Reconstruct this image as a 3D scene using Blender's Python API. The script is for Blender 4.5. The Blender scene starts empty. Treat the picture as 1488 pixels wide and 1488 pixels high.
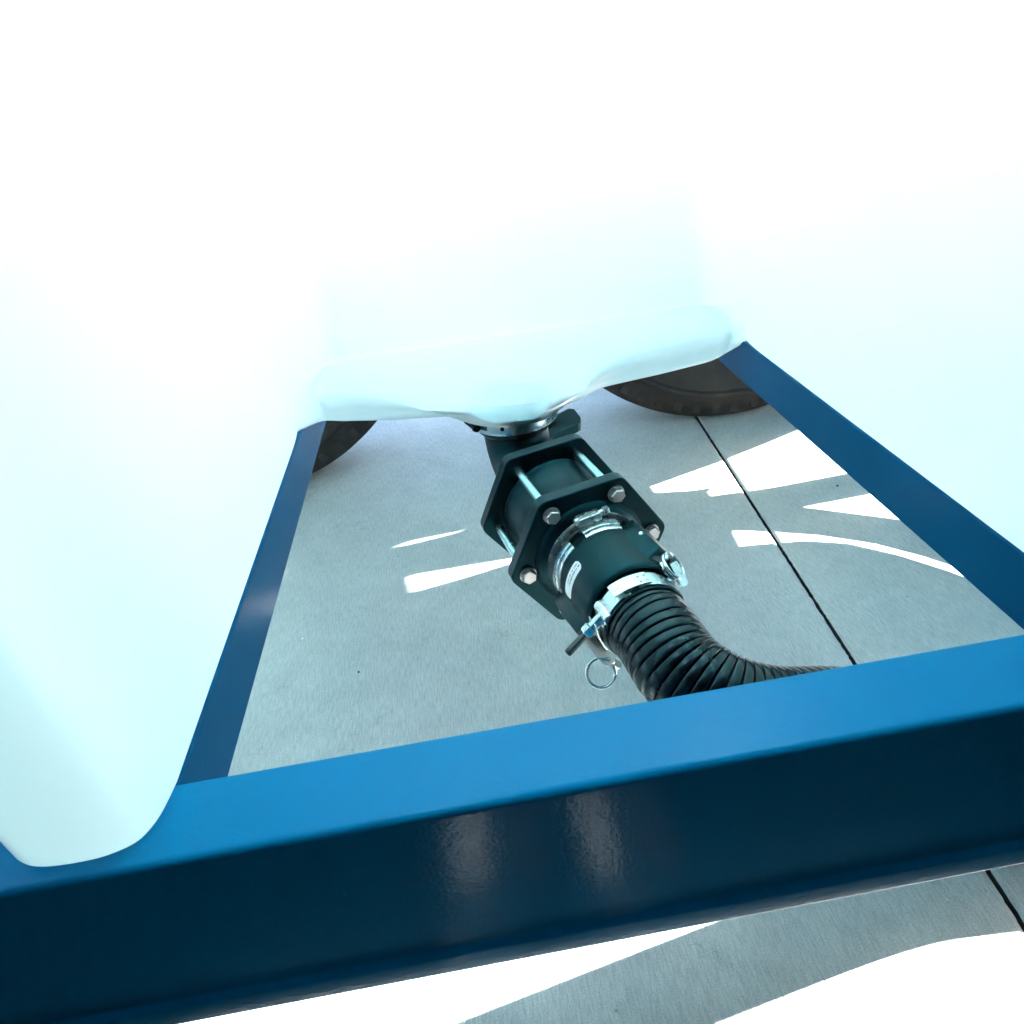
import bpy, bmesh, math, random
from math import sin, cos, pi, radians, tan, sqrt
from mathutils import Vector, Matrix, noise
from mathutils.geometry import tessellate_polygon
random.seed(7)
S = bpy.context.scene
COL = S.collection

# ------------------------------------------------------------------ camera
HC = .62                                   # lens height above the concrete (m)
Rm = Matrix(((0.98573968, -0.16440076, 0.03591201),
             (-0.11705323, -0.51656099, 0.84821181),
             (-0.12089593, -0.84031966, -0.52843831)))
cd = bpy.data.cameras.new('camera'); cam = bpy.data.objects.new('camera', cd); COL.objects.link(cam)
cd.sensor_width = 36; cd.lens = 1000 / 1488 * 36; cd.clip_start = .01; cd.clip_end = 2000
rt, up_, bk = Rm.col[0], -Rm.col[1], -Rm.col[2]
cam.matrix_world = Matrix(((rt.x, up_.x, bk.x, 0), (rt.y, up_.y, bk.y, 0), (rt.z, up_.z, bk.z, HC), (0, 0, 0, 1)))
S.camera = cam

# ------------------------------------------------------------------ light
SUN_EL, SUN_AZ = radians(12.5), radians(11.5)   # azimuth measured from +X towards +Y
sdir = Vector((cos(SUN_EL) * cos(SUN_AZ), cos(SUN_EL) * sin(SUN_AZ), sin(SUN_EL)))
W = bpy.data.worlds.new('World'); S.world = W; W.use_nodes = True
nt = W.node_tree
sky = nt.nodes.new('ShaderNodeTexSky'); sky.sky_type = 'NISHITA'; sky.sun_disc = False
sky.sun_elevation = SUN_EL; sky.sun_rotation = radians(90) - SUN_AZ
bgn = nt.nodes['Background']; bgn.inputs[1].default_value = .055
nt.links.new(sky.outputs[0], bgn.inputs[0])
sl = bpy.data.lights.new('sun', 'SUN'); sl.energy = 5; sl.angle = radians(.4); sl.color = (1, .96, .9)
so = bpy.data.objects.new('sun', sl); COL.objects.link(so)
so.rotation_euler = sdir.to_track_quat('Z', 'Y').to_euler(); so.location = (3, 1, 2)
S.view_settings.view_transform = 'Standard'; S.view_settings.look = 'None'
S.view_settings.exposure = 4.85; S.view_settings.gamma = 1; S.view_settings.use_curve_mapping = False
S.render.engine = 'CYCLES'
c = S.cycles
c.max_bounces = 20; c.diffuse_bounces = 14; c.glossy_bounces = 5; c.use_denoising = True
c.sample_clamp_indirect = 8; c.use_adaptive_sampling = True; c.adaptive_threshold = .01

# ------------------------------------------------------------------ pixel helpers (used only to measure the photograph)
def ray(x, y): return Rm @ Vector((x - 744, y - 744, 1000))
def onz(x, y, z):
    d = ray(x, y); return Vector((0, 0, HC)) + d * ((z - HC) / d.z)

# ------------------------------------------------------------------ materials
def mat(name): 
    m = bpy.data.materials.new(name); m.use_nodes = True
    return m, m.node_tree.nodes, m.node_tree.links, m.node_tree.nodes['Principled BSDF']
def noisetex(N, L, scale, detail=4, rough=.5, vec=None):
    t = N.new('ShaderNodeTexNoise'); t.inputs['Scale'].default_value = scale
    t.inputs['Detail'].default_value = detail; t.inputs['Roughness'].default_value = rough
    if vec: L.new(vec, t.inputs['Vector'])
    return t
def ramp(N, L, src, stops):
    r = N.new('ShaderNodeValToRGB'); e = r.color_ramp.elements
    e[0].position, e[0].color = stops[0][0], (*stops[0][1], 1)
    e[1].position, e[1].color = stops[-1][0], (*stops[-1][1], 1)
    for p, cc in stops[1:-1]:
        k = e.new(p); k.color = (*cc, 1)
    L.new(src, r.inputs[0]); return r
def bump(N, L, src, bsdf, strength, dist, prev=None):
    b = N.new('ShaderNodeBump'); b.inputs['Strength'].default_value = strength; b.inputs['Distance'].default_value = dist
    L.new(src, b.inputs['Height'])
    if prev: L.new(prev.outputs[0], b.inputs['Normal'])
    L.new(b.outputs[0], bsdf.inputs['Normal']); return b
def simple(name, col, rough, metal=0, bscale=0, bstr=.2, bdist=.0003, var=.15, spec=.5, tint=None):
    m, N, L, B = mat(name)
    tc = N.new('ShaderNodeTexCoord')
    n = noisetex(N, L, 12 if 'hose' in name else 60, 5, .6, tc.outputs['Object'])
    a = tuple(x * (1 - var) for x in col); b = tuple(min(1, x * (1 + var)) for x in col)
    r = ramp(N, L, n.outputs[0], [(.35, a), (.65, b)])
    L.new(r.outputs[0], B.inputs['Base Color'])
    rr = N.new('ShaderNodeMapRange'); rr.inputs[3].default_value = rough * .8; rr.inputs[4].default_value = min(1, rough * 1.25)
    L.new(n.outputs[0], rr.inputs[0]); L.new(rr.outputs[0], B.inputs['Roughness'])
    B.inputs['Metallic'].default_value = metal
    B.inputs['Specular IOR Level'].default_value = spec
    if tint: B.inputs['Specular Tint'].default_value = (*tint, 1)
    if bscale:
        n2 = noisetex(N, L, bscale, 3, .5, tc.outputs['Object'])
        bump(N, L, n2.outputs[0], B, bstr, bdist)
    return m
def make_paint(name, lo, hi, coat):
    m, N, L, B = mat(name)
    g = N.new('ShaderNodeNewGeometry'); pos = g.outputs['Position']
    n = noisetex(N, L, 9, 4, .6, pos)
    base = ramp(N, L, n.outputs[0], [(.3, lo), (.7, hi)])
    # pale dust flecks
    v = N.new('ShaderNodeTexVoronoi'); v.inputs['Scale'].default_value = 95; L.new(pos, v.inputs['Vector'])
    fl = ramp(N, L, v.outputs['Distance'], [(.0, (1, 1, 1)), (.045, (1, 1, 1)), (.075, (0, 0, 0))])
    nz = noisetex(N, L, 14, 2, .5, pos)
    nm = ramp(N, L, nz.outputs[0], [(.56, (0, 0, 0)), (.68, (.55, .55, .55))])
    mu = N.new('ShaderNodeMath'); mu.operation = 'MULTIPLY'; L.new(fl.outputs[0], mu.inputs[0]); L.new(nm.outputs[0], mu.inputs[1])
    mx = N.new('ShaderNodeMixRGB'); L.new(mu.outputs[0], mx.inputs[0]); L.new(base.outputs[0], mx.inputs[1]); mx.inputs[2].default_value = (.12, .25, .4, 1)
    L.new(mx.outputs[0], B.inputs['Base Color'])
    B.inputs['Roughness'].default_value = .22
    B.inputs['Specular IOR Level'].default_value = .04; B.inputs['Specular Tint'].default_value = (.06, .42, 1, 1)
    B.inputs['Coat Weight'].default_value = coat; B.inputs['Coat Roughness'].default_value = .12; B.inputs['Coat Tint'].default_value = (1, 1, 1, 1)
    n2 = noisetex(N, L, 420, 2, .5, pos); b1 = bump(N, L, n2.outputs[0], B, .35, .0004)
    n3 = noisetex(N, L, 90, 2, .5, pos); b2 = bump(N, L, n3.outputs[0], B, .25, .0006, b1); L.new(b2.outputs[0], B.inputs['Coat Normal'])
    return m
def make_concrete():
    m, N, L, B = mat('broomed concrete')
    g = N.new('ShaderNodeNewGeometry'); pos = g.outputs['Position']
    mp = N.new('ShaderNodeMapping'); mp.inputs['Scale'].default_value = (520, 60, 520); mp.inputs['Rotation'].default_value = (0, 0, radians(3))
    L.new(pos, mp.inputs[0])
    br = noisetex(N, L, 1, 5, .65, mp.outputs[0])
    big = noisetex(N, L, 3.2, 6, .62, pos)
    mid = noisetex(N, L, 26, 5, .65, pos)
    grain = noisetex(N, L, 700, 2, .6, pos)
    a = ramp(N, L, big.outputs[0], [(.3, (.395, .425, .425)), (.5, (.435, .462, .46)), (.7, (.475, .50, .495))])
    b = ramp(N, L, mid.outputs[0], [(.3, (.93, .93, .93)), (.65, (1.03, 1.03, 1.03))])
    cc = ramp(N, L, br.outputs[0], [(.32, (.80, .80, .80)), (.62, (1.09, 1.09, 1.09))])
    d = ramp(N, L, grain.outputs[0], [(.3, (.80, .80, .80)), (.6, (1.06, 1.06, 1.06))])
    # dark pits and hairline scuffs
    v = N.new('ShaderNodeTexVoronoi'); v.inputs['Scale'].default_value = 38; L.new(pos, v.inputs['Vector'])
    pit = ramp(N, L, v.outputs['Distance'], [(.0, (.35, .35, .35)), (.035, (.5, .5, .5)), (.075, (1, 1, 1))])
    pm = noisetex(N, L, 11, 2, .5, pos); pmr = ramp(N, L, pm.outputs[0], [(.5, (0, 0, 0)), (.6, (1, 1, 1))])
    wv = noisetex(N, L, 5, 7, .7, pos); ab = N.new('ShaderNodeMath'); ab.operation = 'SUBTRACT'; L.new(wv.outputs[0], ab.inputs[0]); ab.inputs[1].default_value = .5
    ab2 = N.new('ShaderNodeMath'); ab2.operation = 'ABSOLUTE'; L.new(ab.outputs[0], ab2.inputs[0])
    scuff = ramp(N, L, ab2.outputs[0], [(0, (.8, .8, .8)), (.006, (1, 1, 1))])
    cur = a.outputs[0]
    def mul(x, y, f=None):
        k = N.new('ShaderNodeMixRGB'); k.blend_type = 'MULTIPLY'; k.inputs[0].default_value = 1
        if f is not None: L.new(f, k.inputs[0])
        L.new(x, k.inputs[1]); L.new(y, k.inputs[2]); return k.outputs[0]
    cur = mul(cur, b.outputs[0]); cur = mul(cur, cc.outputs[0]); cur = mul(cur, d.outputs[0])
    cur = mul(cur, pit.outputs[0], pmr.outputs[0]); cur = mul(cur, scuff.outputs[0], pmr.outputs[0])
    L.new(cur, B.inputs['Base Color']); B.inputs['Roughness'].default_value = .85
    B.inputs['Specular IOR Level'].default_value = .3
    b1 = bump(N, L, br.outputs[0], B, .5, .0012); bump(N, L, grain.outputs[0], B, .3, .0005, b1)
    return m
def make_poly():
    m = bpy.data.materials.new('translucent white polyethylene'); m.use_nodes = True
    N, L = m.node_tree.nodes, m.node_tree.links
    N.remove(N['Principled BSDF']); out = N['Material Output']
    g = N.new('ShaderNodeNewGeometry')
    n = noisetex(N, L, 4, 5, .6, g.outputs['Position'])
    r = ramp(N, L, n.outputs[0], [(.3, (.87, .93, .945)), (.7, (.90, .95, .96))])
    r2 = ramp(N, L, n.outputs[0], [(.3, (.75, .94, .965)), (.7, (.80, .955, .975))])
    d = N.new('ShaderNodeBsdfDiffuse'); t = N.new('ShaderNodeBsdfTranslucent'); L.new(r.outputs[0], d.inputs[0]); L.new(r2.outputs[0], t.inputs[0])
    mx = N.new('ShaderNodeMixShader'); mx.inputs[0].default_value = .5; L.new(d.outputs[0], mx.inputs[1]); L.new(t.outputs[0], mx.inputs[2])
    gl = N.new('ShaderNodeBsdfGlossy'); gl.inputs['Roughness'].default_value = .35
    fr = N.new('ShaderNodeFresnel'); fr.inputs[0].default_value = 1.35
    m2 = N.new('ShaderNodeMixShader'); L.new(fr.outputs[0], m2.inputs[0]); L.new(mx.outputs[0], m2.inputs[1]); L.new(gl.outputs[0], m2.inputs[2])
    L.new(m2.outputs[0], out.inputs[0])
    return m
def make_tyre():
    m, N, L, B = mat('dusty tyre rubber')
    g = N.new('ShaderNodeNewGeometry')
    n = noisetex(N, L, 14, 6, .7, g.outputs['Position'])
    r = ramp(N, L, n.outputs[0], [(.3, (.008, .008, .008)), (.5, (.019, .0165, .015)), (.75, (.06, .038, .026))])
    L.new(r.outputs[0], B.inputs['Base Color']); B.inputs['Roughness'].default_value = .75
    n2 = noisetex(N, L, 120, 4, .6, g.outputs['Position']); bump(N, L, n2.outputs[0], B, .3, .001)
    return m
def make_rust():
    m, N, L, B = mat('rust stained rim steel')
    g = N.new('ShaderNodeNewGeometry')
    n = noisetex(N, L, 18, 6, .7, g.outputs['Position'])
    r = ramp(N, L, n.outputs[0], [(.35, (.05, .05, .055)), (.55, (.09, .07, .06)), (.72, (.2, .09, .04))])
    L.new(r.outputs[0], B.inputs['Base Color']); B.inputs['Roughness'].default_value = .6
    return m
M = dict(paint=make_paint('blue enamel', (.0001, .156, .325), (.0002, .168, .350), .19), shaded=make_paint('navy enamel', (.0002, .062, .150), (.0005, .072, .172), .07), concrete=make_concrete(), poly=make_poly(), tyre=make_tyre(), rust=make_rust(),  # crossmember enamel: beam blue darkened, shade put into the colour
         joint=simple('joint filler', (.03, .03, .03), .9),
         plastic=simple('black glass filled plastic', (.0032, .0085, .0105), .34, 0, 900, .35, .0003, .2, .32, (.05, .8, .95)),
         plastic2=simple('grey black moulded plastic', (.005, .009, .011), .42, 0, 700, .35, .0003, .2, .38, (.05, .8, .95)),
         hose=simple('black vinyl hose', (.002, .0032, .004), .27, 0, 0, .05, .0002, .1, .4, (.4, .85, .95)),
         steel=simple('stainless steel', (.56, .66, .66), .27, 1, 300, .1, .0001, .06),
         zinc=simple('satin bolt steel', (.5, .49, .48), .33, 1, 500, .2, .0001, .12),
         rod=simple('plated rod', (.38, .58, .6), .25, 1, 0),
         label=simple('paper label', (.82, .84, .84), .5, 0, 0, var=.03),
         ink=simple('label ink', (.05, .06, .07), .5, 0, 0, var=.05),
         dark=simple('dark bore', (.004, .004, .004), .8, 0, 0))

# ------------------------------------------------------------------ mesh helpers
def link(name, bm, m, parent=None, smooth=None, bevel=0):
    bmesh.ops.recalc_face_normals(bm, faces=bm.faces)
    me = bpy.data.meshes.new(name); bm.to_mesh(me); bm.free()
    o = bpy.data.objects.new(name, me); COL.objects.link(o)
    me.materials.append(m)
    if parent: o.parent = parent
    if smooth is not None:
        for p in me.polygons: p.use_smooth = True
        bmx = bmesh.new(); bmx.from_mesh(me)
        for e in bmx.edges:
            if len(e.link_faces) == 2 and e.calc_face_angle(0) > radians(smooth): e.smooth = False
        bmx.to_mesh(me); bmx.free()
    if bevel:
        b = o.modifiers.new('bevel', 'BEVEL'); b.width = bevel; b.segments = 3; b.limit_method = 'ANGLE'; b.angle_limit = radians(40)
        b.harden_normals = False
        for p in me.polygons: p.use_smooth = True
        try:
            bmx = bmesh.new(); bmx.from_mesh(me)
            bmx.to_mesh(me); bmx.free()
        except Exception: pass
        w = o.modifiers.new('wn', 'WEIGHTED_NORMAL'); w.keep_sharp = True
    return o
def empty(name, mtx, label, cat, group=None):
    o = bpy.data.objects.new(name, None); COL.objects.link(o); o.matrix_world = mtx
    o.empty_display_size = .02
    o['label'] = label; o['category'] = cat
    if group: o['group'] = group
    return o
def box(bm, x0, x1, y0, y1, z0, z1, mtx=None):
    vs = [bm.verts.new((x, y, z)) for x in (x0, x1) for y in (y0, y1) for z in (z0, z1)]
    if mtx: 
        for v in vs: v.co = mtx @ v.co
    for f in ((0, 1, 3, 2), (4, 6, 7, 5), (0, 4, 5, 1), (2, 3, 7, 6), (0, 2, 6, 4), (1, 5, 7, 3)):
        bm.faces.new([vs[i] for i in f])
    return vs
def lathe(bm, prof, n=64, mtx=None, close=True, a0=0, a1=360, rfun=None):
    """prof: list of (r, z); axis z. closed profile loop if close."""
    full = abs(a1 - a0) >= 360
    k = n if full else n + 1
    rings = []
    for i in range(k):
        a = radians(a0 + (a1 - a0) * i / n)
        ring = []
        for r, z in prof:
            v = Vector((r * sin(a), r * cos(a), z))
            if mtx: v = mtx @ v
            ring.append(bm.verts.new(v))
        rings.append(ring)
    P = len(prof)
    for i in range(n):
        A, B = rings[i], rings[(i + 1) % k]
        for j in range(P if close else P - 1):
            q = (j + 1) % P
            bm.faces.new((A[j], A[q], B[q], B[j]))
    if not full and close:
        bm.faces.new(rings[0]); bm.faces.new(rings[-1][::-1])
def solid(bm, prof, n=48, mtx=None):
    """solid of revolution, profile from axis to axis given as (r,z) with r>0; caps as ngons"""
    rings = []
    for r, z in prof:
        ring = []
        for i in range(n):
            a = 2 * pi * i / n
            v = Vector((r * sin(a), r * cos(a), z))
            if mtx: v = mtx @ v
            ring.append(bm.verts.new(v))
        rings.append(ring)
    for A, B in zip(rings, rings[1:]):
        for i in range(n):
            bm.faces.new((A[i], A[(i + 1) % n], B[(i + 1) % n], B[i]))
    bm.faces.new(rings[0][::-1]); bm.faces.new(rings[-1])
def between(p, q):
    d = Vector(q) - Vector(p)
    return Matrix.Translation(p) @ d.to_track_quat('Z', 'Y').to_matrix().to_4x4(), d.length
def rodm(bm, p, q, r, n=20, ch=0):
    m, l = between(p, q)
    prof = [(r, 0), (r, l)] if not ch else [(r - ch, 0), (r, ch), (r, l - ch), (r - ch, l)]
    solid(bm, prof, n, m)
def hexhead(bm, p, d, r, h, rot=0):
    m = Matrix.Translation(p) @ Vector(d).to_track_quat('Z', 'Y').to_matrix().to_4x4() @ Matrix.Rotation(rot, 4, 'Z')
    solid(bm, [(r * .9, 0), (r, h * .05), (r, h * .8), (r * .88, h)], 6, m)
def prism(bm, pts, z0, z1, mtx=None):
    a = [bm.verts.new((mtx @ Vector((x, y, z0))) if mtx else (x, y, z0)) for x, y in pts]
    b = [bm.verts.new((mtx @ Vector((x, y, z1))) if mtx else (x, y, z1)) for x, y in pts]
    n = len(pts)
    bm.faces.new(a[::-1]); bm.faces.new(b)
    for i in range(n): bm.faces.new((a[i], a[(i + 1) % n], b[(i + 1) % n], b[i]))
def roundpoly(pts, r, seg=6):
    out = []; n = len(pts)
    for i in range(n):
        p = Vector(pts[i]); a = Vector(pts[i - 1]); b = Vector(pts[(i + 1) % n])
        rr = r[i] if isinstance(r, (list, tuple)) else r
        u = (a - p).normalized(); v = (b - p).normalized()
        ang = u.angle(v)
        t = min(rr / tan(ang / 2), (a - p).length * .49, (b - p).length * .49)
        p0 = p + u * t; p1 = p + v * t
        for k in range(seg + 1):
            s = k / seg
            q = (1 - s) ** 2 * p0 + 2 * s * (1 - s) * p + s * s * p1
            out.append((q.x, q.y))
    return out
def sweep(bm, pts, rad, n=32, cap=True, rfun=None):
    """tube along pts; rad constant or fn(i, angle)"""
    T = [(pts[min(i + 1, len(pts) - 1)] - pts[max(i - 1, 0)]).normalized() for i in range(len(pts))]
    nrm = Vector((0, 0, 1)); nrm = (nrm - T[0] * nrm.dot(T[0])).normalized()
    rings = []
    for i, p in enumerate(pts):
        nrm = (nrm - T[i] * nrm.dot(T[i])).normalized(); bi = T[i].cross(nrm)
        ring = []
        for k in range(n):
            a = 2 * pi * k / n
            r = rfun(i, a) if rfun else rad
            ring.append(bm.verts.new(p + (nrm * cos(a) + bi * sin(a)) * r))
        rings.append(ring)
    for A, B in zip(rings, rings[1:]):
        for k in range(n): bm.faces.new((A[k], A[(k + 1) % n], B[(k + 1) % n], B[k]))
    if cap: bm.faces.new(rings[0][::-1]); bm.faces.new(rings[-1])
def catmull(P, step):
    P = [Vector(p) for p in P]; P = [P[0] * 2 - P[1]] + P + [P[-1] * 2 - P[-2]]
    out = []
    for i in range(1, len(P) - 2):
        a, b, cc, d = P[i - 1:i + 3]
        for k in range(240):
            t = k / 240
            out.append(.5 * ((2 * b) + (cc - a) * t + (2 * a - 5 * b + 4 * cc - d) * t * t + (3 * b - a - 3 * cc + d) * t ** 3))
    out.append(P[-2])
    res = [out[0]]; acc = 0
    for p, q in zip(out, out[1:]):
        l = (q - p).length
        while acc + l >= step:
            p = p + (q - p) * ((step - acc) / (q - p).length); l = (q - p).length; acc = 0
            res.append(p.copy())
        acc += l
    return res

def tri_holes(loops):
    from mathutils.geometry import delaunay_2d_cdt
    vs = []; es = []
    for l in loops:
        k = len(vs); n = len(l)
        vs += [Vector(p) for p in l]; es += [(k + i, k + (i + 1) % n) for i in range(n)]
    V_, E_, F_, ov, oe, of = delaunay_2d_cdt(vs, es, [], 0, 1e-6)
    def inside(p, l):
        r = False; n = len(l)
        for i in range(n):
            a, b = l[i], l[i - 1]
            if (a[1] > p[1]) != (b[1] > p[1]) and p[0] < (b[0] - a[0]) * (p[1] - a[1]) / (b[1] - a[1]) + a[0]: r = not r
        return r
    keep = []
    for f in F_:
        cx = sum(V_[i].x for i in f) / len(f); cyy = sum(V_[i].y for i in f) / len(f)
        if inside((cx, cyy), loops[0]) and not any(inside((cx, cyy), h) for h in loops[1:]): keep.append(tuple(f))
    return V_, keep
def sheet(bm, loops, fn):
    """flat sheet with openings; fn(a, b, side) gives the 3-D point"""
    V_, F_ = tri_holes(loops)
    lo = [bm.verts.new(fn(v.x, v.y, 0)) for v in V_]; hi = [bm.verts.new(fn(v.x, v.y, 1)) for v in V_]
    cnt = {}
    for f in F_:
        bm.faces.new([lo[i] for i in f]); bm.faces.new([hi[i] for i in f[::-1]])
        for i in range(len(f)):
            a, b = f[i], f[(i + 1) % len(f)]; cnt[(a, b)] = 1
    for a, b in cnt:
        if (b, a) not in cnt: bm.faces.new((lo[a], hi[a], hi[b], lo[b]))
    bmesh.ops.delete(bm, geom=[v for v in lo + hi if not v.link_faces], context='VERTS')

# ------------------------------------------------------------------ ground: two concrete slabs and the saw-cut joint between them
def ground():
    bm = bmesh.new()
    def jx(Y): return .394 + (Y - .544) * .081
    ys = [-400, -40, -6, -2] + [-1 + .004 * i for i in range(751)] + [4, 8, 40, 600]
    G = .0023
    L_, R_, Lb, Rb = [], [], [], []
    for y in ys:
        ja = noise.noise(Vector((y * 60, 0, 1))) * .0009 + noise.noise(Vector((y * 240, 0, 1))) * .0011
        jb = noise.noise(Vector((y * 60, 9, 1))) * .0006 + noise.noise(Vector((y * 240, 9, 1))) * .0011
        xx = jx(max(-30, min(30, y)))
        L_.append((xx - G + ja, y)); R_.append((xx + G + jb, y))
    def row(xs, y, z=0): return [bm.verts.new((x, y, z)) for x in xs]
    rows = []
    for (l, y), (r, _) in zip(L_, R_):
        rows.append(row([-400, -6, l - .004], y) + [bm.verts.new((l, y, -.0015)), bm.verts.new((l + .0002, y, -.012)), bm.verts.new((r - .0002, y, -.012)), bm.verts.new((r, y, -.0015))] + row([r + .004, 6, 500], y))
    for A, B in zip(rows, rows[1:]):
        for i in range(len(A) - 1): bm.faces.new((A[i], A[i + 1], B[i + 1], B[i]))
    for f in bm.faces:
        if f.calc_center_median().z < -.003: f.material_index = 1
    o = link('ground', bm, M['concrete']); o.data.materials.append(M['joint']); o['kind'] = 'structure'
    return o
ground()

# ------------------------------------------------------------------ trailer chassis
ZT, YF, YB = .32, .215, .262
XL, XR = -.189, .339
RH = .0495
T = empty('trailer', Matrix.Translation((0, .6, 0)), 'dark blue painted steel trailer chassis under the white tank, seen between its beams', 'trailer')
def tp(name, bm, m, **k):
    bm.transform(Matrix.Translation((0, -.6, 0))); return link(name, bm, m, T, **k)
# front beam: channel, open towards the viewer
def channel(name, y0, y1, ztop, h, x0, x1, open_neg):
    zb = ztop - h
    pts = [(y0, ztop), (y1, ztop), (y1, zb - .022), (y0 - .004, zb - .022), (y0 - .004, zb - .003), (y0, zb)]
    if not open_neg: pts = [(y0 + y1 - a, b) for a, b in pts]
    rad = [.0048, .0015, .003, .003, .0026, .002]
    pts = roundpoly(pts, rad, 6)
    bm = bmesh.new(); n = 60
    rows = []
    for i in range(n + 1):
        x = x0 + (x1 - x0) * i / n
        rows.append([bm.verts.new((x, a, b)) for a, b in pts])
    for A, B in zip(rows, rows[1:]):
        for k in range(len(pts)): bm.faces.new((A[k], A[(k + 1) % len(pts)], B[(k + 1) % len(pts)], B[k]))
    bm.faces.new(rows[0]); bm.faces.new(rows[-1][::-1])
    return tp(name, bm, M['paint'], smooth=45)
channel('beam', YF, YB, ZT, .124, -1.3, .86, True)
bm = bmesh.new(); box(bm, -1.3, .86, 1.11, 1.157, ZT - .045, ZT - .0006); tp('beam', bm, M['paint'], bevel=.002)
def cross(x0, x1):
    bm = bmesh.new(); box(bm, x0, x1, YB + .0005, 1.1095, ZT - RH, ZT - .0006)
    tp('crossmember', bm, M['shaded'], bevel=.0012)
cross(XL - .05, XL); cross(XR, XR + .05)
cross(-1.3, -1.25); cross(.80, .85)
for x in (-1.15, .82):
    for y in ((.24, 1.13) if x < 0 else (.24,)):
        bm = bmesh.new(); box(bm, x - .03, x + .03, y - .018, y + .018, .006, ZT - .1465); box(bm, x - .06, x + .06, y - .05, y + .05, .0, .0058)
        tp('support_leg', bm, M['paint'], bevel=.002)
# wheels
def wheel(cx, yn, R=.385, w=.2):
    bm = bmesh.new()
    mt = Matrix.Translation((cx, yn, R)) @ Matrix.Rotation(radians(-90), 4, 'X')    # local z -> +Y
    pr = [(R * .60, .018), (R * .64, .006), (R * .70, .001), (R * .83, -.003), (R * .84, -.0075), (R * .855, -.0085), (R * .865, -.003), (R * .90, .002), (R * .955, .008), (R * .988, .018),
          (R * .999, .034)]
    for g in (.055, .085, .115, .145): pr += [(R, g), (R - .008, g + .001), (R - .008, g + .006), (R, g + .007)]
    pr += [(R * .998, w - .03), (R * .97, w - .012), (R * .9, w), (R * .7, w), (R * .6, w - .02)]
    lathe(bm, pr, 180, mt)
    # shoulder lugs
    for i in range(58):
        a = 2 * pi * i / 58
        mm = mt @ Matrix.Rotation(a, 4, 'Z')
        box(bm, -.0075, .0075, R * .915, R * .955, .0035, .028, mm)
    ty = tp('tyre', bm, M['tyre'], smooth=30)
    bm = bmesh.new()
    pr = [(R * .61, .02), (R * .60, .012), (R * .585, .01), (R * .575, .02), (R * .56, .05), (R * .52, .07), (R * .3, .085), (R * .28, .05), (R * .12, .045), (R * .12, .1), (R * .5, .1), (R * .58, .06), (R * .605, .04)]
    lathe(bm, pr, 96, mt)
    return ty, tp('rim', bm, M['rust'], smooth=35), (cx, yn, R)
for cx in (-.44, .515):
    w = bpy.data.objects.new('wheel', None); COL.objects.link(w); w.parent = T; w.location = (cx, 1.20 - .6, .385)
    ty, rim, _ = wheel(cx, 1.20)
    for o in (ty, rim):
        o.parent = w; o.data.transform(Matrix.Translation((-cx, -.60, -.385)))
    bm = bmesh.new(); rodm(bm, (cx, 1.05, .385), (cx, 1.36, .385), .03, 24)
    tp('axle', bm, M['paint'], smooth=40)

# side skirt: sheet added out of view, its openings shape low sun into patches
XS = .66
def sunhole(p):      # ground point -> (y, z) on the sheet plane
    t = (XS - p[0]) / sdir.x
    return (p[1] + t * sdir.y, t * sdir.z)
patches = [
    [(945, 707), (1053, 668), (1110, 645), (1168, 621), (1242, 686), (1120, 709), (1033, 721), (1027, 714), (1038, 708), (1020, 711), (1005, 713), (953, 716)],
    [(1165, 737), (1275, 716), (1325, 758), (1180, 739)],
    [(1063, 771), (1122, 773), (1190, 778), (1270, 790), (1340, 808), (1400, 828), (1455, 864), (1430, 850), (1370, 828), (1300, 806), (1230, 790), (1170, 786), (1130, 789), (1074, 794)],
    [(571, 795), (597, 786), (678, 770), (640, 780), (600, 790)],
    [(593, 837), (747, 811), (757, 814), (680, 838), (602, 860)],
    [(408, 830), (413, 826), (404, 853)],
]
holes = [[sunhole(onz(x, y, 0)) for x, y in P] for P in patches]
for P in ([(-.092, -.07), (-.03, -.07), (-.03, .085), (-.092, .085)], [(.04, -.07), (.092, -.07), (.092, .085), (.04, .085)],
          [(-.56, .15), (.42, .15), (.42, .36), (.25, .36), (.0, .345), (-.54, .345)]):
    holes.append([sunhole(p) for p in P])
def sun_mask():
    outer = [(.2005, .0), (1.195, .0), (1.195, .3195), (.268, .3195), (.268, .168), (.2005, .168)]
    bm = bmesh.new(); sheet(bm, [outer] + holes, lambda a, b, k: Vector((XS + .002 * k, a, b)))
    tp('sun_mask_sheet', bm, M['paint'])
sun_mask()
bm = bmesh.new(); box(bm, .862, .868, .24, 1.15, .322, .95); tp('tank_shade_plate', bm, M['paint'], bevel=.001)  # plate added out of view to shade the tank's right end
bm = bmesh.new(); box(bm, .95, .953, 1.21, 2.5, .0, .75)
tp('sun_block_sheet', bm, M['tyre'])  # unseen sheet added to block low sun behind the frame

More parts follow.
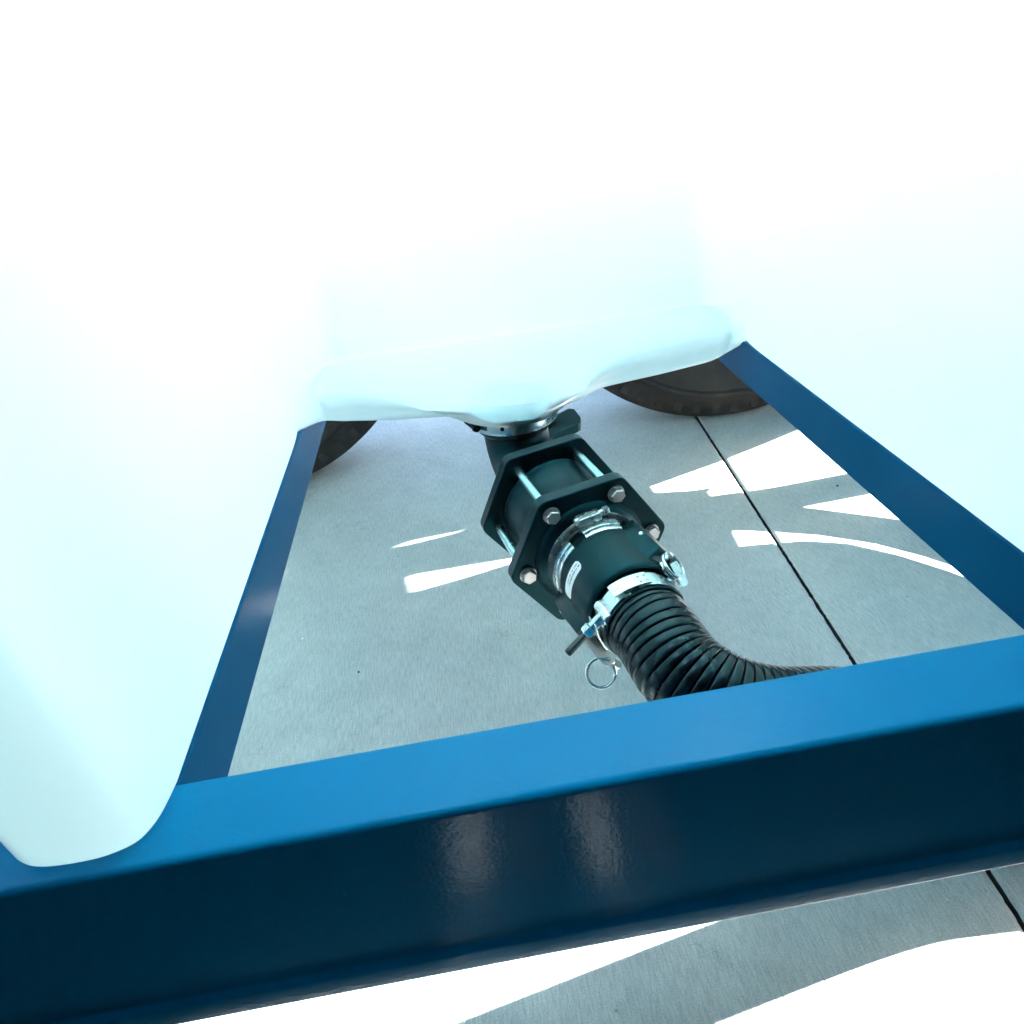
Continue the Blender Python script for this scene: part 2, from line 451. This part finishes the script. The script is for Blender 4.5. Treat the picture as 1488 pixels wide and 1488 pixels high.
# unseen dark enclosure added round the camera: it keeps the outer face of the front beam in deep shade
SH = empty('shadebox', Matrix.Translation((0, -.6, 0)), 'dark clad open shelter added round the camera to darken the front beam', 'shadebox')
clad = simple('dark ribbed cladding', (.02, .022, .025), .6)
def sp(name, bm): bm.transform(Matrix.Translation((0, .6, 0))); return link(name, bm, clad, SH)
bm = bmesh.new(); pr = []
for i in range(121): pr.append((-.90 + 1.559 * i / 120, -.60 - .012 * (1 if (i // 3) % 2 else 0)))
pr += [(.659, -.66), (-.90, -.66)]
prism(bm, pr, 0, 1.7); sp('shade_back', bm)
bm = bmesh.new(); box(bm, -.93, -.902, -.66, .17, 0, 1.7); sp('shade_side', bm)
bm = bmesh.new(); sheet(bm, [[(-.66, .0), (.2, .0), (.2, 1.7), (-.66, 1.7)]] + holes, lambda a, b, k: Vector((XS + .002 * k, a, b))); sp('shade_side', bm)  # added slotted sheet, cut for the sun strips mirrored in the beam
bm = bmesh.new(); box(bm, -.93, .665, -.66, .16, 1.701, 1.73); sp('shade_roof', bm)

# black mats added out of view to darken the beam's reflection; gaps stay bright
for x0, x1, lab in ((-.65, -.092, 'wide black rubber mat added before the beam to darken its reflection, at the tank foot side'), (-.03, .04, 'narrow black rubber mat strip added between the two wide mats to darken the reflection'), (.092, .65, 'wide black rubber mat added before the beam to darken its reflection, by the slotted shelter wall')):
    bm = bmesh.new(); box(bm, x0, x1, -.56, .145, .0005, .006)
    o = link('shade_mat', bm, simple('mat rubber', (.012, .012, .013), .8), None, bevel=.001)
    o['label'] = lab; o['category'] = 'mat'; o['group'] = 'added dark mats before the front beam'

# ------------------------------------------------------------------ tank (hollow translucent shell with a deep notch round the outlet)
def tank():
    pts = []      # (x, y, bottom z, kind)
    def add(x, y, z, k=0): pts.append((x, y, z, k))
    def seg(a, b, n, z, k=0):
        for i in range(n): 
            t = i / n; add(a[0] + (b[0] - a[0]) * t, a[1] + (b[1] - a[1]) * t, z, k)
    # left foot, going round the notch from the left to the right
    seg((-1.2, .38), (-.33, .38), 30, .325); seg((-.33, .38), (-.285, .275), 8, .3235); seg((-.285, .275), (-.272, .2445), 4, .323)
    for q in catmull([(-.269, .2405, 0), (-.263, .234, 0), (-.257, .2285, 0), (-.248, .224, 0), (-.235, .222, 0), (-.218, .222, 0), (-.2065, .2242, 0), (-.1985, .228, 0), (-.194, .234, 0), (-.1910, .242, 0), (-.1893, .252, 0)], .0016): add(q[0], q[1], .3215)
    seg((-.1888, .262), (-.1888, .725), 46, .3208)
    back = [(470, 612, .312), (478, 617, .300), (500, 618, .290), (550, 617, .287), (600, 614, .290), (640, 612, .306), (665, 612, .320), (690, 613, .333), (720, 613, .338), (760, 609, .338), (790, 604, .334), (820, 596, .322),
            (850, 585, .305), (866, 576, .297), (885, 567, .292), (920, 559, .289), (960, 550, .287), (1000, 540, .286), (1030, 532, .288), (1050, 525, .293), (1058, 519, .302), (1062, 510, .312)]
    cr = catmull([(x, y, 0) for x, y, z in back], 3.0)
    def ease(x, a_, b_): 
        t = max(0, min(1, (x - a_) / (b_ - a_))); return t * t * (3 - 2 * t)
    for q in cr[:-1]:
        z = .294 + .046 * ease(q.x, 520, 715) * (1 - ease(q.x, 775, 925)) + .006 * (1 - ease(q.x, 468, 520)) + .006 * ease(q.x, 1010, 1062)
        p = onz(q.x, q.y, z); add(p.x, p.y, z, 1)
    seg((.3380, .775), (.3380, .2600), 50, .3208)
    for i in range(9):
        a = pi + (pi / 2) * i / 8; add(  .3380 + .035 + .035 * cos(a), .26 + .035 * sin(a), .3225)
    seg((.42, .225), (.80, .225), 14, .325); seg((.81, .235), (.81, 1.17), 20, .325); seg((.80, 1.18), (-1.2, 1.18), 40, .325); seg((-1.21, 1.17), (-1.21, .37), 16, .325)
    n = len(pts)
    # smooth the plan a little
    P = [Vector(p[:3]) for p in pts]
    for it in range(4):
        P = [(P[i - 1] + P[i] * 2 + P[(i + 1) % n]) / 4 if pts[i][3] == 1 else P[i] for i in range(n)]
    N = []
    for i in range(n):
        t = (P[(i + 1) % n] - P[i - 1]); t.z = 0; t.normalize()
        N.append(Vector((t.y, -t.x, 0)))     # outward: polygon goes so that the body is on the left
    # orientation check
    area = sum(P[i].x * P[(i + 1) % n].y - P[(i + 1) % n].x * P[i].y for i in range(n))
    if area < 0: N = [-v for v in N]
    # smooth normals
    for it in range(6): N = [(N[i - 1] + N[i] + N[(i + 1) % n]).normalized() for i in range(n)]
    bm = bmesh.new(); rings = []
    wb = [float(p[3]) for p in pts]
    corners = [i for i in range(n) if pts[i][3] != pts[i - 1][3]]
    for it in range(10): wb = [(wb[i - 1] + wb[i] * 2 + wb[(i + 1) % n]) / 4 for i in range(n)]
    sm = lambda t: (lambda u: u * u * (3 - 2 * u))(max(0, min(1, t)))
    levels = [('r', a) for a in (0, 12, 24, 36, 48, 60, 72, 84)] + [('h', h) for h in (.0, .005, .010, .015, .02, .025, .03, .035, .04, .044, .048, .052, .056, .06, .07, .085, .105, .14, .19, .25, .32, .4, .5, .6, .7, .8, .95, 1.1, 1.25, 1.38)] + [('t', a) for a in (20, 40, 60, 80)]
    for kind, v in levels:
        ring = []
        for i in range(n):
            b = P[i]; nn = N[i]; w = wb[i]; rr = .0035 + .0125 * w
            if kind == 'r':
                a = radians(v); p = b - nn * rr * (1 - sin(a)); z = b.z + rr * (1 - cos(a)); p = Vector((p.x, p.y, z))
            else:
                h = v if kind == 'h' else 1.38
                zl = b.z + rr + h if h < .04 else b.z + rr + .04 + (.36 - (b.z + rr + .04)) * sm((h - .04) / .045) + (h - .04)
                zb0 = b.z + rr; zc = .334
                zbk = zb0 + (zc - zb0) * min(1, h / .03) if h <= .03 else (zc + (.352 - zc) * ((h - .03) / .022) if h < .052 else .352 + (h - .052))
                z = zl * (1 - w) + zbk * w
                # lip, shelf, then the upright wall behind it
                yw = b.y - .004 * sin(min(1, h / .03) * pi) if h <= .03 else b.y + (max(.842, b.y + .01) - b.y) * sm((h - .03) / .022) ** 1.0
                yw += .06 * max(0, h - .06) + (.0022 if abs(h - .052) < .001 else 0)
                lean = .08 * max(0, h - .03)
                p = Vector((b.x, b.y * (1 - w) + yw * w, z)) - nn * lean * (1 - w)
                wv = noise.noise(Vector((p.x * 5, p.y * 5, p.z * 5))) * .005 * min(1, h / .12) + noise.noise(Vector((p.x * 16, p.y * 16, p.z * 16))) * .0012 * min(1, h / .03)
                p += nn * wv
                if kind == 't':
                    a = radians(v); p = p - nn * .12 * (1 - cos(a)); p.z += .12 * sin(a)
            ring.append(p)
        hh = 0 if kind == 'r' else (v if kind == 'h' else 1.38)
        if hh > .022:      # the inner corners get rounder with height
            k = int(min(260, (hh - .02) * 1600))
            idx = [i for i in range(n) if min(abs(i - ic) for ic in corners) < 30]
            for it in range(k // 2):
                old = list(ring)
                for i in idx:
                    q = (old[i - 1] + old[(i + 1) % n]) / 2
                    ring[i] = Vector((old[i].x * .4 + q.x * .6, old[i].y * .4 + q.y * .6, old[i].z))
        rings.append([bm.verts.new(p) for p in ring])
    for A, B in zip(rings, rings[1:]):
        for i in range(n): bm.faces.new((A[i], A[(i + 1) % n], B[(i + 1) % n], B[i]))
    f1 = bm.faces.new(rings[0][::-1]); f2 = bm.faces.new(rings[-1])
    bmesh.ops.triangulate(bm, faces=[f1, f2])
    o = link('storage_tank', bm, M['poly'], None, smooth=50)
    o['label'] = 'translucent white plastic liquid tank resting on the blue chassis'; o['category'] = 'tank'
    return o
TANK = tank()

# ------------------------------------------------------------------ plumbing frame: z along the outlet axis (towards the viewer), y up
O = Vector((.084, .4875, .2614)); A = Vector((.204, -.979, .0)).normalized(); U = Vector((0, 0, 1)); Rr = U.cross(A)
F0 = Matrix(((Rr.x, U.x, A.x, O.x), (Rr.y, U.y, A.y, O.y), (Rr.z, U.z, A.z, O.z), (0, 0, 0, 1)))
def cy(r, phi, z): return Vector((r * sin(radians(phi)), r * cos(radians(phi)), z))
TW = -3.0
# valve
V = empty('check_valve', F0, 'black hexagonal flanged valve with long steel tie rods under the tank outlet', 'valve')
LZ = .087
def hexplate(z0, z1):
    bm = bmesh.new()
    pts = [(.0755 * sin(radians(30 + 60 * k + TW)), .0755 * cos(radians(30 + 60 * k + TW))) for k in range(6)]
    prism(bm, roundpoly(pts, .012, 7), z0, z1); return bm
link('flange', hexplate(-.0125, 0), M['plastic'], V, bevel=.0014)
link('flange', hexplate(-LZ - .0125, -LZ), M['plastic'], V, bevel=.0014)
bm = bmesh.new(); solid(bm, [(.0515, -LZ), (.0525, -LZ + .003), (.0505, -LZ + .006), (.0505, -.0185), (.0525, -.0155), (.0515, -.0125)], 96)
link('valve_body', bm, M['plastic2'], V, smooth=50)
for k in range(6):
    ph = 30 + 60 * k + TW
    bm = bmesh.new(); rodm(bm, cy(.0592, ph, -LZ - .001), cy(.0592, ph, -.0122), .0042, 20)
    r_ = link('tie_rod', bm, M['rod'], V, smooth=40)
    bm = bmesh.new(); p = cy(.0592, ph, .0)
    solid(bm, [(.0076, .0), (.0076, .0011)], 28, Matrix.Translation(p))
    hexhead(bm, p + Vector((0, 0, .0011)), (0, 0, 1), .0067, .0052, radians(17 + 23 * k))
    link('bolt', bm, M['zinc'], V, smooth=30)
    bm = bmesh.new(); p = cy(.0592, ph, -LZ - .0125); hexhead(bm, p, (0, 0, -1), .0067, .006, radians(11 * k)); rodm(bm, p, p - Vector((0, 0, .01)), .0036, 12)
    link('nut', bm, M['zinc'], V, smooth=30)
bm = bmesh.new(); solid(bm, [(.052, .0), (.051, .003), (.046, .006), (.0425, .008), (.0405, .0100), (.0405, .0225)], 96)
link('outlet_neck', bm, M['plastic'], V, smooth=50)
bm = bmesh.new(); solid(bm, [(.036, -LZ - .03), (.036, -LZ - .022), (.042, -LZ - .02), (.046, -LZ - .0125)], 64)
link('inlet_neck', bm, M['plastic'], V, smooth=50)
# worm-drive clamp round the outlet neck
def band(bm, r, z0, z1, t=.0011, a0=0, a1=360, n=120, lip=.0006):
    pr = [(r, z0), (r + t + lip, z0), (r + t, z0 + (z1 - z0) * .18), (r + t, z0 + (z1 - z0) * .82), (r + t + lip, z1), (r, z1)]
    lathe(bm, pr, n, None, True, a0, a1)
BC = empty('band_clamp', F0, 'bright steel worm screw band clamp between the hexagonal flange and the black coupler', 'clamp', 'worm screw band clamps on the pipework')
bm = bmesh.new(); band(bm, .0418, .0072, .0205); band(bm, .0431, .0075, .0202, a0=6, a1=62, n=24); link('band', bm, M['steel'], BC, smooth=40)
bm = bmesh.new()
for k in range(26):
    ph = -36 + 1.75 * k if k < 9 else 14 + 1.9 * (k - 9)
    mm = Matrix.Rotation(radians(-ph), 4, 'Z')
    box(bm, -.00035, .00035, .0420, .0446 if k >= 9 else .0432, .0106, .0170, mm)
link('band_slots', bm, M['dark'], BC)
bm = bmesh.new(); mm = Matrix.Rotation(radians(5), 4, 'Z') 
pr = roundpoly([(-.0115, .0425), (.0095, .0425), (.0095, .0478), (.008, .0498), (-.0095, .0498), (-.0115, .0478)], .0015, 4)
prism(bm, pr, .0090, .0180, mm)
link('screw_housing', bm, M['steel'], BC, bevel=.0008)
bm = bmesh.new(); rodm(bm, mm @ Vector((-.0135, .0465, .0135)), mm @ Vector((.0125, .0465, .0135)), .0030, 20, .0006); hexhead(bm, mm @ Vector((.0125, .0465, .0135)), mm.to_3x3() @ Vector((1, 0, 0)), .0042, .005)
link('screw', bm, M['steel'], BC, smooth=30)
# coupler
CP = empty('hose_coupler', F0, 'black cam lock coupler with white sticker joining valve to ribbed hose', 'coupler')
bm = bmesh.new()
lathe(bm, [(.0300, .019), (.0398, .0202), (.0402, .0212), (.0402, .030), (.0402, .0315), (.0400, .0345), (.0395, .060), (.0390, .077), (.0380, .0805), (.0362, .082), (.0348, .0815), (.034, .079), (.0325, .0765), (.030, .076)], 120)
link('body', bm, M['plastic'], CP, smooth=35)
bm = bmesh.new(); 
for a0, a1 in ((-128, -38), (-20, 26), (72, 140), (150, 218)):
    lathe(bm, [(.0400, .0202), (.0424, .0202), (.0428, .0222), (.0424, .0242), (.0412, .0247), (.0417, .0274), (.0411, .0292), (.0400, .0294)], 60, None, True, a0, a1)
link('retaining_ring', bm, M['steel'], CP, smooth=30)
bm = bmesh.new(); lathe(bm, [(.012, .078), (.0336, .078), (.0336, .104), (.012, .104)], 64); link('spigot', bm, M['plastic'], CP, smooth=40)
def ear(ph):
    bm = bmesh.new(); mm = Matrix.Rotation(radians(-ph), 4, 'Z')
    # faceted boss
    base = [(-.0175, .022), (.0175, .022), (.0205, .050), (.0165, .074), (-.0165, .074), (-.0205, .050)]
    top = [(-.013, .0245), (.013, .0245), (.0150, .048), (.0085, .066), (-.0085, .066), (-.0150, .048)]
    vb = [bm.verts.new(mm @ Vector((x, .0335, z))) for x, z in base]; vt = [bm.verts.new(mm @ Vector((x, .0485, z))) for x, z in top]
    bm.faces.new(vb[::-1]); bm.faces.new(vt)
    for i in range(6): bm.faces.new((vb[i], vb[(i + 1) % 6], vt[(i + 1) % 6], vt[i]))
    return bm, mm
for ph in (52, 232):
    bm, mm = ear(ph); e = link('ear', bm, M['plastic'], CP, bevel=.0012)
    bm = bmesh.new()
    for sx in (-1,):
        p = mm @ Vector((sx * .0145, .0445, .047)); d = (mm.to_3x3() @ Vector((sx * .75, .66, 0))).normalized()
        rodm(bm, p, p + d * .0022, .0024, 16, .0006)
    link('rivet', bm, M['steel'], e, smooth=40)
def split_ring(center, nrm, R, r=.0014, turns=2.0):
    bm = bmesh.new(); q = Vector(nrm).to_track_quat('Z', 'Y').to_matrix()
    pts = []
    for i in range(int(72 * turns) + 1):
        a = 2 * pi * i / 72
        pts.append(Vector(center) + q @ Vector((R * cos(a), R * sin(a), (i / 72 - turns / 2) * r * 2.02)))
    sweep(bm, pts, r, 12); return bm
Fi = F0.inverted()
def px2loc(x, y, depth):
    d = ray(x, y); d = d / 1000 * depth; return Fi @ (Vector((0, 0, HC)) + d)
viewl = (Fi.to_3x3() @ (Rm @ Vector((0, 0, -1)))).normalized()
def pxz(x, y, z):
    o_ = Fi @ Vector((0, 0, HC)); d = Fi.to_3x3() @ ray(x, y); return o_ + d * ((z - o_.z) / d.z)
def strapplate(P, Q, wid, nrm, th=.002, hole=True):
    d = (Q - P).normalized(); sx = d.cross(nrm).normalized(); nz = sx.cross(d).normalized(); L_ = (Q - P).length; h = wid / 2
    outl = roundpoly([(-h, 0), (h, 0), (h, L_), (-h, L_)], [.0005, .0005, h * .98, h * .98], 6)
    loops = [outl]
    if hole: loops.append([(.0026 * cos(2 * pi * k / 16), L_ - h + .0026 * sin(2 * pi * k / 16)) for k in range(16)])
    bm = bmesh.new(); sheet(bm, loops, lambda a, b, k: P + sx * a + d * b + nz * th * (k - .5))
    return bm, Q - d * h, d
viewl = -viewl
xi = (Fi.to_3x3() @ (Rm @ Vector((1, 0, 0)))).normalized(); yi = (Fi.to_3x3() @ (Rm @ Vector((0, 1, 0)))).normalized()
toward = (-(Fi.to_3x3() @ ray(880, 940))).normalized()
Pq, Qq = pxz(845, 915, .062), pxz(889, 966, .100)
bm, eye, dd_ = strapplate(Pq, Qq, .0105, toward + xi * .35)
a1 = link('cam_arm', bm, M['zinc'], CP, bevel=.0003)
a1['label'] = 'lower left grey lever'
bm, _, _ = strapplate(eye + xi * .001 - toward * .004, eye + xi * .0105 + yi * .0055 - toward * .004, .0085, toward * .6 - yi, .0025, False)
link('lever_tip', bm, M['steel'], a1, bevel=.0005)
link('pull_ring', split_ring(pxz(873, 978, .0985), toward + xi * .12, .0112), M['steel'], a1, smooth=60)
toward = (-(Fi.to_3x3() @ ray(970, 820))).normalized()
Pq, Qq = pxz(947, 796, .040), pxz(982, 846, .088)
bm, eye, dd_ = strapplate(Pq, Qq, .0108, toward * .55 - yi * .9 + xi * .1)
a2 = link('cam_arm', bm, M['steel'], CP, bevel=.0003)
a2['label'] = 'upper right bright lever'
bm, _, _ = strapplate(pxz(977, 818, .080), pxz(995, 852, .094), .008, toward + xi * .8, .003, False)
link('lever_tip', bm, M['steel'], a2, bevel=.0005)
link('pull_ring', split_ring(pxz(978, 824, .079), toward * .47 + (xi * .83 - yi * .55) * .88, .0115), M['steel'], a2, smooth=60)
# sticker, curved on the body
def patch_on(r0, r1, ph0, ph1, z0, z1, rc, off=.00025, n=20):
    bm = bmesh.new(); 
    pts = roundpoly([(z0, ph0), (z1, ph0), (z1, ph1), (z0, ph1)], 0.0001, 1)
    g = []
    for i in range(n + 1):
        t = i / n; ph = ph0 + (ph1 - ph0) * t
        arc = min(t, 1 - t) * abs(radians(ph1 - ph0)) * r0
        ins = rc - sqrt(max(0, rc * rc - (rc - arc) ** 2)) if arc < rc else 0
        za, zb = z0 + ins, z1 - ins
        g.append([bm.verts.new(cy(r0 + (r1 - r0) * (za - z0) / (z1 - z0) + off, ph, za)), bm.verts.new(cy(r1 + off, ph, zb)) if False else bm.verts.new(cy(r0 + (r1 - r0) * (zb - z0) / (z1 - z0) + off, ph, zb))])
    for A_, B_ in zip(g, g[1:]): bm.faces.new((A_[0], A_[1], B_[1], B_[0]))
    return bm
st = link('label_sticker', patch_on(.0402, .0396, -92, -44, .0405, .0512, .003), M['label'], CP, smooth=60)
bm = bmesh.new()
random.seed(3)
ph = -74
while ph < -46:
    wch = random.choice((.7, .9, 1.2))
    for row, (za, zb) in enumerate(((.0432, .0446), (.0462, .0480))):
        if random.random() < .85:
            b0 = [bm.verts.new(cy(.0404, ph, za)), bm.verts.new(cy(.0404, ph + wch, za)), bm.verts.new(cy(.0404, ph + wch, zb)), bm.verts.new(cy(.0404, ph, zb))]
            bm.faces.new(b0)
    ph += wch + random.choice((.5, .6, 1.2))
link('print', bm, M['ink'], st)
# T-bolt clamp
TB = empty('bolt_clamp', F0, 'shiny steel T-bolt clamp squeezing the ribbed hose onto the coupler', 'clamp')
bm = bmesh.new(); lathe(bm, [(.0336, .0862), (.0346, .0858), (.0346, .1010), (.0336, .1006)], 120); link('band', bm, M['steel'], TB, smooth=40)
bm = bmesh.new()
def strap(bm, ph0, ph1, r, z0, z1, t=.0012, n=14, rise=0):
    g = []
    for i in range(n + 1):
        ph = ph0 + (ph1 - ph0) * i / n; q = r + rise * (i / n) ** 2
        g.append([bm.verts.new(cy(q, ph, z0)), bm.verts.new(cy(q + t, ph, z0)), bm.verts.new(cy(q + t, ph, z1)), bm.verts.new(cy(q, ph, z1))])
    for A_, B_ in zip(g, g[1:]):
        for k in range(4): bm.faces.new((A_[k], A_[(k + 1) % 4], B_[(k + 1) % 4], B_[k]))
    bm.faces.new(g[0]); bm.faces.new(g[-1][::-1])
strap(bm, 12, -36, .0352, .0868, .1002, rise=.0035)
link('bridge_plate', bm, M['steel'], TB, smooth=40, bevel=.0003)
bm = bmesh.new()
for ph, z in ((8, .0905), (8, .0965), (0, .0905), (0, .0965)):
    p = cy(.0364, ph, z); q = cy(.0371, ph, z); rodm(bm, p, q, .0011, 14)
link('spot_welds', bm, M['zinc'], TB, smooth=40)
bm = bmesh.new(); strap(bm, -118, -76, .0352, .0868, .1002, rise=.0045)
link('tab', bm, M['steel'], TB, smooth=40, bevel=.0003)
p0, pend = pxz(908, 861, .0935), pxz(829, 945, .0935); dd = (pend - p0).normalized()
bm = bmesh.new(); rodm(bm, p0 - dd * .004, p0 + dd * .030, .0024, 18); rodm(bm, p0 + dd * .030, pend, .0027, 18, .0006)
link('t_bolt', bm, M['zinc'], TB, smooth=40)
bm = bmesh.new()
for i in range(30):
    p = p0 + dd * (.044 + i * .00068); rodm(bm, p, p + dd * .0004, .0031, 14)
link('thread', bm, simple('dull thread steel', (.10, .13, .12), .45, .9), TB, smooth=30)
bm = bmesh.new()
rodm(bm, p0 + Vector((0, 0, -.0095)), p0 + Vector((0, 0, .0085)), .0046, 20, .0006); pm_ = p0 + dd * .0215
rodm(bm, pm_ + Vector((0, 0, -.0105)), pm_ + Vector((0, 0, .0095)), .0052, 20, .0006)
link('trunnion', bm, M['steel'], TB, smooth=40)
bm = bmesh.new(); rodm(bm, pm_ - dd * .002, pm_ + dd * .015, .0046, 24, .0006); hexhead(bm, pm_ + dd * .0152, dd, .0058, .0065); 
link('nut', bm, M['steel'], TB, smooth=30)

# ------------------------------------------------------------------ ribbed hose
H0 = F0 @ Vector((0, 0, .0885)); H1 = F0 @ Vector((0, 0, .105))
path = catmull([H0, H1, F0 @ Vector((.001, -.001, .125)), (.117, .340, .254), (.138, .316, .246), (.170, .305, .236), (.210, .306, .225), (.265, .312, .200), (.32, .317, .160), (.375, .319, .105), (.43, .32, .06), (.49, .32, .035), (.60, .32, .034), (.80, .30, .034), (1.1, .25, .034)], .00039)
PITCH = .0067
for _ in range(600):
    path = path[:80] + [(path[i - 1] + path[i] * 2 + path[i + 1]) / 4 for i in range(80, len(path) - 1)] + path[-1:]
def rf(i, a):
    s = i * .00039
    ph = (s / PITCH) % 1.0
    d = min(ph, 1 - ph)
    rid = (min(1, d / .11)) ** 2 * (3 - 2 * min(1, d / .11)) * (.82 + .18 * sin(pi * ph))
    k = .0297 + .0027 * rid
    if s < .0165: k = min(k, .0325) if s > .0135 else .0322
    return k
bm = bmesh.new(); sweep(bm, path, .03, 56, True, rf)
ho = link('hose', bm, M['hose'], None, smooth=75)
ho['label'] = 'black ribbed suction hose curving away behind the front blue beam'; ho['category'] = 'hose'

# ------------------------------------------------------------------ elbow and its clamp under the tank
EB = Vector((.0445, .670, 0))
E = empty('elbow', Matrix.Translation((EB.x, EB.y, .25)), 'black plastic elbow pipe turning from the valve up to the tank outlet', 'pipe elbow')
vin = F0 @ Vector((0, 0, -LZ - .016)); 
cpts = [vin, vin - A * .012]
cc_ = Vector((EB.x, EB.y, vin.z)); 
s0 = cpts[-1]
for k in range(1, 13):
    t = k / 12
    p = (1 - t) ** 2 * s0 + 2 * t * (1 - t) * cc_ + t * t * Vector((EB.x, EB.y, .304)); cpts.append(p)
cpts += [Vector((EB.x, EB.y, .312)), Vector((EB.x, EB.y, .322))]
cpts = [p - Vector((EB.x, EB.y, .25)) for p in cpts]
bm = bmesh.new(); sweep(bm, cpts, .034, 64); link('bend', bm, M['plastic2'], E, smooth=50)
bm = bmesh.new(); solid(bm, [(.041, -.012), (.044, -.008), (.044, .0), (.041, .004)], 64, F0 @ Matrix.Translation((0, 0, -LZ - .0235)))
bm.transform(Matrix.Translation((-EB.x, -EB.y, -.25))); link('collar', bm, M['plastic2'], E, smooth=40)
bm = bmesh.new(); solid(bm, [(.036, .058), (.0405, .063), (.0405, .0865)], 64); link('neck_ring', bm, M['plastic2'], E, smooth=50)
# flat dark lug beside the outlet
bm = bmesh.new()
P3 = [(795, 609), (826, 593), (835, 594), (844, 606), (843, 613), (838, 616), (806, 630), (798, 640)]
w3 = [onz(x, y, .318) - Vector((EB.x, EB.y, .25)) for x, y in P3]
prism(bm, [(p.x, p.y) for p in w3], .058, .068); link('lug', bm, M['plastic'], E, bevel=.001)
BC2 = empty('band_clamp', Matrix.Translation((EB.x, EB.y, .2625)), 'bright steel band clamp on the tank outlet just under the white tank', 'clamp', 'worm screw band clamps on the pipework')
bm = bmesh.new(); lathe(bm, [(.041, .0575), (.0468, .0575), (.0462, .0595), (.0462, .0705), (.0468, .073), (.041, .073)], 96); link('band', bm, M['steel'], BC2, smooth=40)
bm = bmesh.new()
for k in range(8):
    mm = Matrix.Rotation(radians(-(222 + 2.1 * k)), 4, 'Z'); box(bm, -.0004, .0004, .0455, .0466, .0615, .0685, mm)
link('band_slots', bm, M['dark'], BC2)
bm = bmesh.new(); mm = Matrix.Rotation(radians(-200), 4, 'Z'); solid(bm, [(.0022, .0458), (.0022, .0467)], 16, mm @ Matrix.Translation((0, 0, .065)) @ Matrix.Rotation(radians(-90), 4, 'X'))
link('band_rivet', bm, M['dark'], BC2)
bm = bmesh.new(); mm = Matrix.Rotation(radians(-249), 4, 'Z'); rodm(bm, mm @ Vector((-.0115, .0495, .065)), mm @ Vector((.009, .0495, .065)), .0035, 18, .0006); hexhead(bm, mm @ Vector((-.0115, .0495, .065)), mm.to_3x3() @ Vector((-1, 0, 0)), .0045, .005)
link('screw_housing', bm, M['dark'], BC2, smooth=30)

# ------------------------------------------------------------------ grit crumbs on the slab
crumb = simple('dark grit', (.05, .045, .04), .9, 0, 0); pale = simple('pale grit', (.7, .66, .6), .9, 0, 0)
for k, (x, y, r, dk, lab) in enumerate([(521, 977, .0018, 1, 'tiny dark crumb of grit on the concrete left of the hanging ring'), (1217, 706, .0018, 1, 'tiny dark crumb of grit between the two large sunlit patches by the right rail'),
        (982, 617, .002, 0, 'tiny pale crumb of grit on the concrete in front of the right tyre'), (440, 928, .0015, 0, 'tiny pale crumb of grit on the concrete near the left rail')]):
    bm = bmesh.new(); bmesh.ops.create_icosphere(bm, subdivisions=2, radius=r)
    for v in bm.verts:
        v.co *= 1 + .35 * noise.noise(v.co * 400 + Vector((k * 7, 0, 0))); v.co.z = v.co.z * .45 + r * .3; v.co.x *= 1.5 if k % 2 else .8
    o = link('grit_crumb', bm, crumb if dk else pale); o.location = onz(x, y, 0); o.rotation_euler[2] = k * 1.3
    o['label'] = lab; o['category'] = 'grit'; o['group'] = 'grit crumbs on the concrete'
